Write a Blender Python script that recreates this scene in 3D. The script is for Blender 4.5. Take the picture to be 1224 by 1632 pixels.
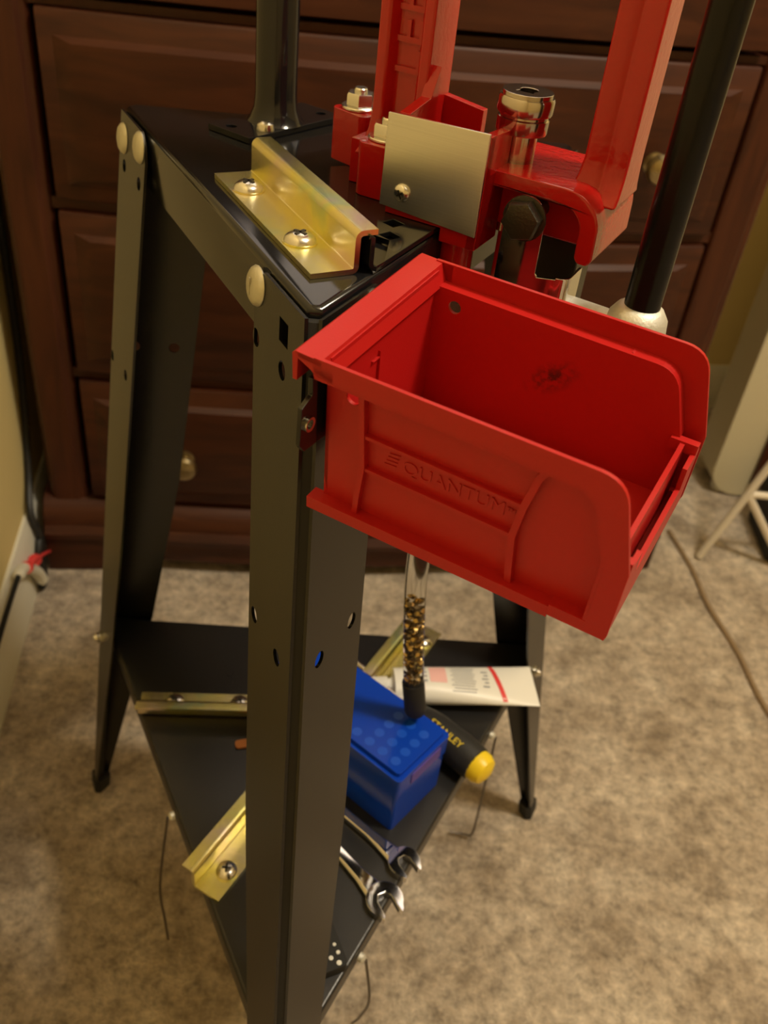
import bpy, bmesh, math, random
from mathutils import Vector, Matrix
from mathutils.geometry import tessellate_polygon
random.seed(4)
for o in list(bpy.data.objects): bpy.data.objects.remove(o)
SC = bpy.context.scene; COL = SC.collection
PI = math.pi; rad = math.radians
V = Vector
def unit(a): return V((math.cos(rad(a)), math.sin(rad(a)), 0))

# ---------------------------------------------------------------- camera
pitch, roll = .664, .124
cp, sp, cr, sr = math.cos(pitch), math.sin(pitch), math.cos(roll), math.sin(roll)
fw = V((0, cp, -sp)); up0 = V((0, sp, cp)); r0 = V((1, 0, 0))
right = cr * r0 + sr * up0; up = -sr * r0 + cr * up0
cd = bpy.data.cameras.new('camera'); cam = bpy.data.objects.new('camera', cd); COL.objects.link(cam)
M = Matrix((right, up, -fw)).transposed().to_4x4(); M.translation = (0, 0, .9)
cam.matrix_world = M
cd.sensor_fit = 'AUTO'; cd.sensor_width = 36; cd.lens = 36 * 1465 / 1632
cd.clip_start = .01
cd.dof.use_dof = True; cd.dof.focus_distance = .44; cd.dof.aperture_fstop = 11
SC.camera = cam
# ---------------------------------------------------------------- world, lights, exposure
SC.view_settings.view_transform = 'Standard'; SC.view_settings.look = 'None'
SC.view_settings.gamma = 1; SC.view_settings.use_curve_mapping = False
SC.view_settings.exposure = 0.0
w = bpy.data.worlds.new('world'); SC.world = w; w.use_nodes = True
w.node_tree.nodes['Background'].inputs[0].default_value = (1, .82, .6, 1)
w.node_tree.nodes['Background'].inputs[1].default_value = .01
def area(name, loc, target, size, power, col, size_y=None):
    l = bpy.data.lights.new(name, 'AREA'); l.energy = power; l.color = col; l.size = size
    if size_y: l.shape = 'RECTANGLE'; l.size_y = size_y
    o = bpy.data.objects.new(name, l); COL.objects.link(o); o.location = loc
    o.rotation_euler = (V(target) - V(loc)).to_track_quat('-Z', 'Y').to_euler()
    return o
WARM = (1, .88, .69)
def bulb(name, loc, radius, power, col):
    l = bpy.data.lights.new(name, 'POINT'); l.energy = power; l.color = col; l.shadow_soft_size = radius
    o = bpy.data.objects.new(name, l); COL.objects.link(o); o.location = loc; return o
bulb('ceiling_lamp_light', (.80, .32, 2.15), .13, 84, WARM)
bulb('far_lamp_light', (2.6, -.6, 1.5), .2, 4, WARM)
area('television_glow', (.05, 1.22, 1.42), (0, .2, .6), .95, 1.3, (.80, .84, 1), .5)

# ---------------------------------------------------------------- materials
def nt(name):
    m = bpy.data.materials.new(name); m.use_nodes = True
    return m, m.node_tree, m.node_tree.nodes['Principled BSDF']
def pbr(name, col, rough=.5, metal=0, bump=0, bscale=200, spec=None, coat=0, trans=0, ior=1.45, var=0, vscale=8, rvar=0):
    m, t, b = nt(name)
    b.inputs['Base Color'].default_value = (*col, 1); b.inputs['Roughness'].default_value = rough
    b.inputs['Metallic'].default_value = metal; b.inputs['IOR'].default_value = ior
    b.inputs['Coat Weight'].default_value = coat; b.inputs['Transmission Weight'].default_value = trans
    if spec is not None: b.inputs['Specular IOR Level'].default_value = spec
    tc = t.nodes.new('ShaderNodeTexCoord')
    if var:
        n = t.nodes.new('ShaderNodeTexNoise'); n.inputs['Scale'].default_value = vscale; n.inputs['Detail'].default_value = 4
        t.links.new(tc.outputs['Object'], n.inputs['Vector'])
        r = t.nodes.new('ShaderNodeMapRange'); r.inputs['To Min'].default_value = 1 - var; r.inputs['To Max'].default_value = 1 + var
        t.links.new(n.outputs['Fac'], r.inputs['Value'])
        h = t.nodes.new('ShaderNodeHueSaturation'); h.inputs['Color'].default_value = (*col, 1)
        t.links.new(r.outputs[0], h.inputs['Value']); t.links.new(h.outputs[0], b.inputs['Base Color'])
    if rvar:
        n = t.nodes.new('ShaderNodeTexNoise'); n.inputs['Scale'].default_value = 30; n.inputs['Detail'].default_value = 5
        t.links.new(tc.outputs['Object'], n.inputs['Vector'])
        r = t.nodes.new('ShaderNodeMapRange'); r.inputs['To Min'].default_value = max(.02, rough - rvar); r.inputs['To Max'].default_value = rough + rvar
        t.links.new(n.outputs['Fac'], r.inputs['Value']); t.links.new(r.outputs[0], b.inputs['Roughness'])
    if bump:
        n = t.nodes.new('ShaderNodeTexNoise'); n.inputs['Scale'].default_value = bscale; n.inputs['Detail'].default_value = 3
        t.links.new(tc.outputs['Object'], n.inputs['Vector'])
        bp = t.nodes.new('ShaderNodeBump'); bp.inputs['Strength'].default_value = bump; bp.inputs['Distance'].default_value = .001
        t.links.new(n.outputs['Fac'], bp.inputs['Height']); t.links.new(bp.outputs[0], b.inputs['Normal'])
    return m
def ramp_tex(t, vec_scale, noise_scale, stops, detail=4, dist=0, rough=.55):
    tc = t.nodes.new('ShaderNodeTexCoord'); mp = t.nodes.new('ShaderNodeMapping'); mp.inputs['Scale'].default_value = vec_scale
    t.links.new(tc.outputs['Object'], mp.inputs['Vector'])
    n = t.nodes.new('ShaderNodeTexNoise'); n.inputs['Scale'].default_value = noise_scale; n.inputs['Detail'].default_value = detail
    n.inputs['Distortion'].default_value = dist; n.inputs['Roughness'].default_value = rough
    t.links.new(mp.outputs[0], n.inputs['Vector'])
    r = t.nodes.new('ShaderNodeValToRGB')
    while len(r.color_ramp.elements) < len(stops): r.color_ramp.elements.new(.5)
    for e, (p, c) in zip(r.color_ramp.elements, stops): e.position = p; e.color = (*c, 1)
    t.links.new(n.outputs['Fac'], r.inputs['Fac'])
    return n, r
MT = {}
MT['black'] = pbr('black_powder_coat', (.012, .012, .013), .3, spec=.6, bump=.12, bscale=900, rvar=.06)
MT['gloss_black'] = pbr('black_gloss_enamel', (.008, .008, .009), .13, spec=.6, rvar=.04)
MT['satin_black'] = pbr('satin_black_leg_paint', (.0065, .0062, .0055), .26, spec=.65, coat=.0, bump=.06, bscale=1200)
MT['rubber'] = pbr('black_rubber', (.012, .012, .012), .7)
MT['zinc'] = pbr('zinc_plate', (.75, .74, .70), .22, 1, bump=.15, bscale=300)
MT['cast_zinc'] = pbr('cast_zinc', (.72, .72, .66), .55, .7, bump=.3, bscale=400)
MT['chrome'] = pbr('chrome', (.82, .82, .84), .06, 1)
MT['steel'] = pbr('turned_steel', (.55, .50, .46), .16, 1)
MT['lever_black'] = pbr('lever_black_paint', (.006, .006, .007), .24, spec=.3)
MT['oxide'] = pbr('black_oxide', (.06, .055, .045), .33, .7, bump=.2, bscale=700)
MT['painthead'] = pbr('pale_zinc_bolt_head', (.62, .60, .50), .38, .85, bump=.2, bscale=500)
MT['red_cast'] = pbr('red_painted_casting', (.41, .0075, .006), .22, spec=.5, coat=.35, bump=.25, bscale=260)
MT['red_dark'] = pbr('red_paint_web', (.55, .014, .008), .4, bump=.2, bscale=260)
MT['cream'] = pbr('cream_fabric', (.62, .56, .38), .85, bump=.3, bscale=600)
MT['white_metal'] = pbr('white_painted_tube', (.72, .66, .56), .35)
MT['trim'] = pbr('white_trim_paint', (.72, .70, .60), .4)
MT['wall'] = pbr('yellow_wall_paint', (.70, .57, .26), .75, bump=.25, bscale=180)
MT['ceil'] = pbr('ceiling_paint', (.50, .44, .32), .9)
MT['yellow'] = pbr('yellow_plastic', (.85, .62, .02), .35)
MT['grip'] = pbr('black_soft_grip', (.02, .02, .02), .5, bump=.3, bscale=700)
MT['knob'] = pbr('aged_brass', (.38, .31, .18), .3, 1, rvar=.1)
MT['gold'] = None
def yellow_zinc():
    m, t, b = nt('yellow_chromate_zinc')
    n, r = ramp_tex(t, (1, 1, 1), 22, [(.30, (.78, .62, .62)), (.42, (.80, .72, .42)), (.55, (.84, .78, .26)), (.66, (.62, .74, .38)), (.8, (.84, .68, .54))], 3, .6)
    t.links.new(r.outputs[0], b.inputs['Base Color']); b.inputs['Metallic'].default_value = 1; b.inputs['Roughness'].default_value = .22
    n2 = t.nodes.new('ShaderNodeTexNoise'); n2.inputs['Scale'].default_value = 500
    bp = t.nodes.new('ShaderNodeBump'); bp.inputs['Strength'].default_value = .12; bp.inputs['Distance'].default_value = .001
    t.links.new(n2.outputs['Fac'], bp.inputs['Height']); t.links.new(bp.outputs[0], b.inputs['Normal'])
    return m
MT['gold'] = yellow_zinc()
def brushed():
    m, t, b = nt('brushed_aluminium')
    n, r = ramp_tex(t, (3, 3, 400), 3, [(.3, (.74, .735, .71)), (.7, (.80, .795, .77))], 3)
    t.links.new(r.outputs[0], b.inputs['Base Color']); b.inputs['Metallic'].default_value = 1; b.inputs['Roughness'].default_value = .34
    return m
MT['alu'] = brushed()
def bin_plastic():
    m, t, b = nt('red_polypropylene')
    base = (.43, .0080, .0075)
    tc = t.nodes.new('ShaderNodeTexCoord')
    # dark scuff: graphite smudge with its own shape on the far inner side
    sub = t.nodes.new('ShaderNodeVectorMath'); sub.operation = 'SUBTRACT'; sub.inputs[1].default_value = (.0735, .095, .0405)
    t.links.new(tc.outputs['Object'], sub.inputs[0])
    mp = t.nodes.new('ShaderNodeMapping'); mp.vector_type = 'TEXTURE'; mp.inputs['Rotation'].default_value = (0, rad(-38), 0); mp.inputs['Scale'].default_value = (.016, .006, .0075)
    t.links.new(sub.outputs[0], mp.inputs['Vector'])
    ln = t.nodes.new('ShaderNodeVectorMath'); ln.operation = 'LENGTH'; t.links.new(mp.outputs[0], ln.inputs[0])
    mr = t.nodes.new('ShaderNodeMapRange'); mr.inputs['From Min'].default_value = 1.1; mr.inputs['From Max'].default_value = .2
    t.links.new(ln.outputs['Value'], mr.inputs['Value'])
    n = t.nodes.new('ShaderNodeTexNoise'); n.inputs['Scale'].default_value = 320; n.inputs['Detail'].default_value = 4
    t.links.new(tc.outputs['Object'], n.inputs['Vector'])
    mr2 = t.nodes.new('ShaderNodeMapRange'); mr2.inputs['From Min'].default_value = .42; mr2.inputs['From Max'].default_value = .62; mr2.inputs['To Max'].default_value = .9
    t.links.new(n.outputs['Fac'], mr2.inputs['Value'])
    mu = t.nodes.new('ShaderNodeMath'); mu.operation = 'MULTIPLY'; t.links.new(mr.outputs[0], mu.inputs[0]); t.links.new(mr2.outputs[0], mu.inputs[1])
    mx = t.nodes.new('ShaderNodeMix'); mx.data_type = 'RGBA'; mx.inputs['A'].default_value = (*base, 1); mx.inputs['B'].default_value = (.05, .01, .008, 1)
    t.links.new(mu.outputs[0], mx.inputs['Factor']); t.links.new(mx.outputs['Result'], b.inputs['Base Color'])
    b.inputs['Roughness'].default_value = .42; b.inputs['Specular IOR Level'].default_value = .45
    n3 = t.nodes.new('ShaderNodeTexNoise'); n3.inputs['Scale'].default_value = 1500; t.links.new(tc.outputs['Object'], n3.inputs['Vector'])
    bp = t.nodes.new('ShaderNodeBump'); bp.inputs['Strength'].default_value = .12; bp.inputs['Distance'].default_value = .0006
    t.links.new(n3.outputs['Fac'], bp.inputs['Height']); t.links.new(bp.outputs[0], b.inputs['Normal'])
    b.inputs['Subsurface Weight'].default_value = .0
    return m
MT['bin'] = bin_plastic()
def wood(name, a, c, d, vs):
    m, t, b = nt(name)
    n, r = ramp_tex(t, vs, 6, [(.3, a), (.5, c), (.72, d)], 6, .8)
    t.links.new(r.outputs[0], b.inputs['Base Color']); b.inputs['Roughness'].default_value = .46; b.inputs['Specular IOR Level'].default_value = .35
    bp = t.nodes.new('ShaderNodeBump'); bp.inputs['Strength'].default_value = .06; bp.inputs['Distance'].default_value = .001
    t.links.new(n.outputs['Fac'], bp.inputs['Height']); t.links.new(bp.outputs[0], b.inputs['Normal'])
    return m
MT['wood'] = wood('cherry_wood_horizontal', (.030, .0070, .0026), (.050, .0125, .0042), (.070, .019, .006), (1.0, 8, 9))
MT['woodv'] = wood('cherry_wood_vertical', (.034, .0080, .003), (.058, .0145, .005), (.076, .021, .007), (9, 8, 1.0))
def carpet():
    m, t, b = nt('beige_carpet')
    n, r = ramp_tex(t, (1, 1, 1), 11, [(.33, (.33, .262, .19)), (.5, (.50, .415, .32)), (.68, (.66, .57, .455))], 5, .3, .6)
    tc = t.nodes['Texture Coordinate']
    n2 = t.nodes.new('ShaderNodeTexNoise'); n2.inputs['Scale'].default_value = 170; n2.inputs['Detail'].default_value = 4; n2.inputs['Roughness'].default_value = .7
    t.links.new(tc.outputs['Object'], n2.inputs['Vector'])
    mr = t.nodes.new('ShaderNodeMapRange'); mr.inputs['From Min'].default_value = .3; mr.inputs['From Max'].default_value = .7; mr.inputs['To Min'].default_value = .40; mr.inputs['To Max'].default_value = 1.55
    n4 = t.nodes.new('ShaderNodeTexNoise'); n4.inputs['Scale'].default_value = 62; n4.inputs['Detail'].default_value = 3
    t.links.new(tc.outputs['Object'], n4.inputs['Vector'])
    av = t.nodes.new('ShaderNodeMix'); av.inputs['Factor'].default_value = .5
    t.links.new(n2.outputs['Fac'], av.inputs['A']); t.links.new(n4.outputs['Fac'], av.inputs['B'])
    t.links.new(av.outputs['Result'], mr.inputs['Value'])
    h = t.nodes.new('ShaderNodeHueSaturation'); t.links.new(r.outputs[0], h.inputs['Color']); t.links.new(mr.outputs[0], h.inputs['Value'])
    t.links.new(h.outputs[0], b.inputs['Base Color']); b.inputs['Roughness'].default_value = .95; b.inputs['Specular IOR Level'].default_value = .1
    b.inputs['Sheen Weight'].default_value = .2
    bp = t.nodes.new('ShaderNodeBump'); bp.inputs['Strength'].default_value = .9; bp.inputs['Distance'].default_value = .006
    t.links.new(n2.outputs['Fac'], bp.inputs['Height']); t.links.new(bp.outputs[0], b.inputs['Normal'])
    return m
MT['carpet'] = carpet()
MT['blue'] = pbr('translucent_blue_plastic', (.006, .065, .62), .2, trans=.3, ior=1.3, spec=.5)
MT['blue_in'] = pbr('blue_inner_tray', (.007, .075, .56), .3)
MT['clear'] = pbr('clear_vinyl_tube', (.93, .93, .9), .08, trans=1, ior=1.15)
MT['brass'] = pbr('brass_primer', (.72, .52, .22), .25, 1)
MT['darkbrass'] = pbr('spent_primer_dark', (.16, .12, .07), .4, .8)
MT['white_plastic'] = pbr('white_plastic_tube', (.80, .79, .74), .38)
MT['ink_grey'] = pbr('grey_ink', (.30, .31, .33), .5)
MT['ink_pink'] = pbr('pink_ink', (.85, .50, .48), .5)
MT['ink_red'] = pbr('red_ink', (.70, .05, .05), .5)
MT['ink_yellow'] = pbr('yellow_ink', (.80, .62, .05), .5)
MT['cord'] = pbr('black_cord', (.012, .012, .012), .5)
MT['brownline'] = pbr('brown_line', (.27, .19, .11), .9)
MT['wire'] = pbr('thin_dark_wire', (.10, .08, .06), .4, .6)
MT['orange'] = pbr('orange_brown_chip', (.30, .10, .02), .5)
MT['letter_relief'] = MT['bin']

# ---------------------------------------------------------------- mesh helpers
def newbm(): return bmesh.new()
def box(bm, x0, x1, y0, y1, z0, z1, M=None):
    vs = [bm.verts.new(p) for p in ((x0,y0,z0),(x1,y0,z0),(x1,y1,z0),(x0,y1,z0),(x0,y0,z1),(x1,y0,z1),(x1,y1,z1),(x0,y1,z1))]
    if M:
        for v in vs: v.co = M @ v.co
    for f in ((0,3,2,1),(4,5,6,7),(0,1,5,4),(1,2,6,5),(2,3,7,6),(3,0,4,7)): bm.faces.new([vs[i] for i in f])
    return vs
def basis(d):
    d = V(d).normalized(); a = V((0,0,1)) if abs(d.z) < .9 else V((1,0,0))
    x = a.cross(d).normalized(); return x, d.cross(x), d
def lathe(bm, prof, p=(0,0,0), d=(0,0,1), seg=24, ph=0):
    """prof: list of (radius, height) about direction d from p"""
    x, y, z = basis(d); p = V(p); rings = []
    for r, h in prof:
        if r < 1e-6: rings.append([bm.verts.new(p + z*h)])
        else: rings.append([bm.verts.new(p + z*h + (x*math.cos(2*PI*i/seg+ph) + y*math.sin(2*PI*i/seg+ph))*r) for i in range(seg)])
    for a, b in zip(rings, rings[1:]):
        for i in range(seg):
            j = (i+1) % seg
            if len(a) == 1 and len(b) == 1: continue
            if len(a) == 1: bm.faces.new([a[0], b[i], b[j]])
            elif len(b) == 1: bm.faces.new([a[i], b[0], a[j]])
            else: bm.faces.new([a[i], b[i], b[j], a[j]])
    if len(rings[0]) > 1: bm.faces.new(rings[0])
    if len(rings[-1]) > 1: bm.faces.new(rings[-1])
def cyl(bm, a, b, r, seg=20, bev=0):
    a, b = V(a), V(b); h = (b-a).length
    pr = [(r, 0), (r, h)] if not bev else [(r-bev, 0), (r, bev), (r, h-bev), (r-bev, h)]
    lathe(bm, pr, a, b-a, seg)
def tube(bm, pts, r, seg=10, flat=1.0):
    pts = [V(p) for p in pts]; rings = []; prev = None
    for i, p in enumerate(pts):
        t = (pts[min(i+1, len(pts)-1)] - pts[max(i-1, 0)]).normalized()
        if prev is None: x = basis(t)[0]
        else: x = (prev - t*prev.dot(t)).normalized()
        prev = x; y = t.cross(x)
        rr = r[i] if isinstance(r, (list, tuple)) else r
        rings.append([bm.verts.new(p + (x*math.cos(2*PI*k/seg) + y*math.sin(2*PI*k/seg)*flat)*rr) for k in range(seg)])
    for a, b in zip(rings, rings[1:]):
        for k in range(seg):
            j = (k+1) % seg; bm.faces.new([a[k], a[j], b[j], b[k]])
    bm.faces.new(rings[0]); bm.faces.new(rings[-1])
def smooth_path(pts, n=6):
    pts = [V(p) for p in pts]; out = []
    P = [pts[0]] + pts + [pts[-1]]
    for i in range(1, len(P)-2):
        for k in range(n):
            t = k/n; a, b, c, d = P[i-1], P[i], P[i+1], P[i+2]
            out.append(.5*((2*b) + (c-a)*t + (2*a-5*b+4*c-d)*t*t + (3*b-a-3*c+d)*t**3))
    out.append(pts[-1]); return out
def plate(bm, outline, mapf, T, holes=()):
    """polygon (with holes) in 2-D mapped to 3-D by mapf, thickened by vector T"""
    loops = [list(outline)] + [list(h) for h in holes]
    flat = [p for l in loops for p in l]
    tris = tessellate_polygon([[V((p[0], p[1], 0)) for p in l] for l in loops])
    T = V(T); A = [bm.verts.new(mapf(*p)) for p in flat]; B = [bm.verts.new(V(mapf(*p)) + T) for p in flat]
    for t in tris:
        try: bm.faces.new([A[i] for i in t]); bm.faces.new([B[i] for i in reversed(t)])
        except ValueError: pass
    k = 0
    for l in loops:
        n = len(l)
        for i in range(n):
            a, b = k+i, k+(i+1) % n
            try: bm.faces.new([A[a], A[b], B[b], B[a]])
            except ValueError: pass
        k += n
def circ(cx, cy, r, n=16, ry=None): return [(cx + r*math.cos(2*PI*i/n), cy + (ry or r)*math.sin(2*PI*i/n)) for i in range(n)]
def rrect(x0, x1, y0, y1, r, n=4, corners=(1,1,1,1)):
    out = []
    for (cx, cy, a0, on) in ((x1-r, y1-r, 0, corners[2]), (x0+r, y1-r, 90, corners[3]), (x0+r, y0+r, 180, corners[0]), (x1-r, y0+r, 270, corners[1])):
        if on:
            for i in range(n+1): a = rad(a0 + 90*i/n); out.append((cx + r*math.cos(a), cy + r*math.sin(a)))
        else: out.append((cx + (r if a0 in (0,270) else -r), cy + (r if a0 in (0,90) else -r)))
    return out
def arc(cx, cy, r, a0, a1, n=6): return [(cx + r*math.cos(rad(a0+(a1-a0)*i/n)), cy + r*math.sin(rad(a0+(a1-a0)*i/n))) for i in range(n+1)]
def sweep_profile(bm, prof, a, b, ex, ey):
    """closed 2-D profile swept straight from a to b, profile axes ex, ey"""
    a, b, ex, ey = V(a), V(b), V(ex), V(ey)
    plate(bm, prof, lambda p, q: a + ex*p + ey*q, b-a)
def thick_line(pts, t):
    """open 2-D polyline -> closed outline of thickness t"""
    L, Rr = [], []
    for i, p in enumerate(pts):
        a = V(pts[max(i-1,0)]); c = V(pts[min(i+1,len(pts)-1)]); d = (c-a).normalized(); n = V((-d.y, d.x))
        L.append(tuple(V(p)+n*t/2)); Rr.append(tuple(V(p)-n*t/2))
    return L + Rr[::-1]
def text_bm(s, size, depth, M, bevel=0, bold=0, space=1.0):
    c = bpy.data.curves.new('t', 'FONT'); c.body = s; c.size = size; c.extrude = depth; c.align_x = 'CENTER'; c.align_y = 'CENTER'
    c.offset = bold; c.space_character = space; c.resolution_u = 3; c.bevel_depth = bevel
    o = bpy.data.objects.new('t', c); COL.objects.link(o)
    dg = bpy.context.evaluated_depsgraph_get(); me = bpy.data.meshes.new_from_object(o.evaluated_get(dg))
    bm = newbm(); bm.from_mesh(me); bpy.data.objects.remove(o); bpy.data.curves.remove(c); bpy.data.meshes.remove(me)
    bm.transform(M); return bm

# ---------------------------------------------------------------- object helpers
def tag(o, label=None, cat=None, group=None, kind=None):
    if label: o['label'] = label
    if cat: o['category'] = cat
    if group: o['group'] = group
    if kind: o['kind'] = kind
    return o
def thing(name, label, cat, M=None, group=None):
    o = bpy.data.objects.new(name, None); COL.objects.link(o); o.empty_display_size = .02
    if M is not None: o.matrix_world = M; o['_m'] = [c for r in M for c in r]
    return tag(o, label, cat, group)
MW = {}
def worldm(o):
    m = o.matrix_basis.copy(); p = o.parent
    while p: m = p.matrix_basis @ m; p = p.parent
    return m
def obj(name, bm, mat, parent=None, F=None, label=None, sharp=35, bevel=0, bseg=2, flat=False):
    """bm coordinates are given in frame F (default world); stored relative to the parent"""
    if F is not None: bm.transform(F)
    if parent is not None: bm.transform(worldm(parent).inverted())
    bmesh.ops.recalc_face_normals(bm, faces=bm.faces)
    if not flat:
        for f in bm.faces: f.smooth = True
        for e in bm.edges:
            if len(e.link_faces) == 2: e.smooth = e.calc_face_angle(0) < rad(sharp)
            else: e.smooth = False
    me = bpy.data.meshes.new(name); bm.to_mesh(me); bm.free(); me.materials.append(MT[mat] if isinstance(mat, str) else mat)
    o = bpy.data.objects.new(name, me); COL.objects.link(o)
    if parent is not None: o.parent = parent
    if bevel:
        b = o.modifiers.new('bevel', 'BEVEL'); b.width = bevel; b.segments = bseg; b.limit_method = 'ANGLE'; b.angle_limit = rad(35)
        b.harden_normals = False
        if not flat:
            for e in me.edges: e.use_edge_sharp = False
            o.modifiers.new('wn', 'WEIGHTED_NORMAL').keep_sharp = False
    if label: o['label'] = label
    return o
def recentre(o):
    """move a single-mesh thing's origin to the middle of its base"""
    vs = [v.co for v in o.data.vertices]
    c = V(((min(v.x for v in vs)+max(v.x for v in vs))/2, (min(v.y for v in vs)+max(v.y for v in vs))/2, min(v.z for v in vs)))
    o.data.transform(Matrix.Translation(-c)); o.location = c
    return o
def frame(p, a, extra=None): return Matrix.Translation(p) @ Matrix.Rotation(rad(a), 4, 'Z')

# ================================================================ THE SETTING
D = V((-.446, .945, 0)); FD = frame(D, 10.7)          # dresser frame: x along its front, y to the back wall
bm = newbm(); vs = [FD @ V(p) for p in ((-.032,-3.2,0),(4.2,-3.2,0),(4.2,.47,0),(-.032,.47,0))]
tb = [bm.verts.new(v) for v in vs] + [bm.verts.new(v - V((0,0,.02))) for v in vs]
for f in ((0,1,2,3),(7,6,5,4),(0,4,5,1),(1,5,6,2),(2,6,7,3),(3,7,4,0)): bm.faces.new([tb[i] for i in f])
tag(obj('floor', bm, 'carpet'), kind='structure')
def slab(name, x0, x1, y0, y1, z0, z1, mat, bevel=0):
    bm = newbm(); box(bm, x0, x1, y0, y1, z0, z1)
    return tag(obj(name, bm, mat, F=FD, bevel=bevel), kind='structure')
slab('wall_left', -.10, -.032, -3.2, .47, 0, 2.45, 'wall')
slab('wall_back', -.10, 4.2, .47, .54, 0, 2.45, 'wall')
slab('wall_right', 4.2, 4.27, -3.2, .54, 0, 2.45, 'wall')
slab('wall_front', -.10, 4.27, -3.27, -3.2, 0, 2.45, 'wall')
slab('ceiling', -.10, 4.27, -3.27, .54, 2.45, 2.5, 'ceil')
def baseboard(name, a, b, nrm, h):
    prof = [(0,0),(.013,0),(.013,h*.68),(.010,h*.76),(.010,h*.82),(.006,h*.93),(.004,h),(0,h)]
    bm = newbm(); sweep_profile(bm, prof, a, b, nrm, (0,0,1))
    return tag(obj(name, bm, 'trim', F=FD), kind='structure')
baseboard('baseboard_left', (-.032,-3.2,0), (-.032,.47,0), (1,0,0), .098)
baseboard('baseboard_back', (-.032,.47,0), (4.2,.47,0), (0,-1,0), .09)

# ================================================================ DRESSER
def bow(x): t = (x-.43)/.38; return -.026*max(0, 1-t*t)
dr = thing('dresser', 'dark cherry wood chest of drawers with bowed front standing behind the black stand', 'dresser', FD)
def bowed(bm, x0, x1, prof, n=14, xb=None):
    """profile (y,z) points swept along x following the bow; closed"""
    rings = []
    for i in range(n+1):
        x = x0 + (x1-x0)*i/n; rings.append([bm.verts.new((x, y + bow(x), z)) for y, z in prof])
    m = len(prof)
    for a, b in zip(rings, rings[1:]):
        for k in range(m): bm.faces.new([a[k], a[(k+1)%m], b[(k+1)%m], b[k]])
    bm.faces.new(rings[0]); bm.faces.new(rings[-1])
bm = newbm(); box(bm, .01, .85, .03, .43, .10, .98); obj('carcass', bm, 'woodv', dr, FD)
for x0, x1 in ((0, .052), (.805, .86)):
    bm = newbm()
    pr = [(x0, .43), (x0, .012), (x0+.006, .002), (x0+.014, 0), (x1-.014, 0), (x1-.010, .004), (x1-.004, .004), (x1, .010), (x1, .43)]
    plate(bm, pr, lambda a, b: V((a, b, .105)), (0, 0, .875))
    obj('corner_post', bm, 'woodv', dr, FD, bevel=.002)
bm = newbm()
bowed(bm, -.008, .868, [(.43,.06),(-.022,.06),(-.024,.070),(-.016,.080),(-.016,.088),(-.010,.100),(.0,.112),(.01,.115),(.43,.115)])
obj('base_moulding', bm, 'wood', dr, FD)
bm = newbm()   # shaped plinth with feet
for (a, b) in ((-.012, .10), (.76, .872)):
    box(bm, a, b, -.018, .43, 0, .06)
bowed(bm, .10, .76, [(.02,.022),(-.012,.022),(-.014,.06),(.02,.06)])
obj('plinth', bm, 'wood', dr, FD, bevel=.004)
for i, (z0, z1) in enumerate(((.122, .298), (.312, .508), (.522, .706))):
    bm = newbm()
    h = z1-z0
    bowed(bm, .058, .800, [(.02,z0),(-.002,z0),(-.004,z0+.003),(-.004,z1-.003),(-.002,z1),(.02,z1)])
    nn = 14; a_, b_ = [], []
    for k in range(nn+1):
        xo = .072 + (.786-.072)*k/nn; xi = .090 + (.768-.090)*k/nn
        a_.append([bm.verts.new((xo, bow(xo)-.0038, z0+.016)), bm.verts.new((xo, bow(xo)-.0038, z1-.0225))])
        b_.append([bm.verts.new((xi, bow(xi)-.0105, z0+.026)), bm.verts.new((xi, bow(xi)-.0105, z1-.028))])
    for k in range(nn):
        bm.faces.new([b_[k][0], b_[k+1][0], b_[k+1][1], b_[k][1]]); bm.faces.new([a_[k][1], b_[k][1], b_[k+1][1], a_[k+1][1]]); bm.faces.new([a_[k][0], a_[k+1][0], b_[k+1][0], b_[k][0]])
    bm.faces.new([a_[0][0], b_[0][0], b_[0][1], a_[0][1]]); bm.faces.new([a_[nn][0], a_[nn][1], b_[nn][1], b_[nn][0]])
    d_ = obj('drawer', bm, 'wood', dr, FD)
    for x in (.182, .700):
        bm = newbm(); zc = z0 + h*.47 if i != 0 else .190
        if i == 2: zc = .606
        lathe(bm, [(.0125,0),(.012,.003),(.006,.005),(.0055,.012),(.010,.016),(.0155,.020),(.0165,.024),(.014,.029),(.008,.032),(0,.033)], (x, bow(x)-.010, zc + (.010 if i == 0 else 0)), (0,-1,0), 20)
        obj('knob', bm, 'knob', d_, FD, label='round aged brass knob')
for z0, z1 in ((.298,.312),(.508,.522),(.706,.716)):
    bm = newbm(); bowed(bm, .05, .81, [(.03,z0+.001),(.006,z0+.001),(.006,z1-.001),(.03,z1-.001)]); obj('drawer_rail', bm, 'wood', dr, FD)
bm = newbm(); bowed(bm, .058, .80, [(.02,.722),(-.004,.722),(-.0045,.728),(-.0045,.734),(-.004,.742),(-.004,.86),(.02,.86)]); obj('drawer', bm, 'wood', dr, FD)
bm = newbm(); bowed(bm, -.02, .88, [(.44,.98),(-.03,.98),(-.036,.99),(-.03,1.005),(.44,1.005)]); obj('top', bm, 'wood', dr, FD)

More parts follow.
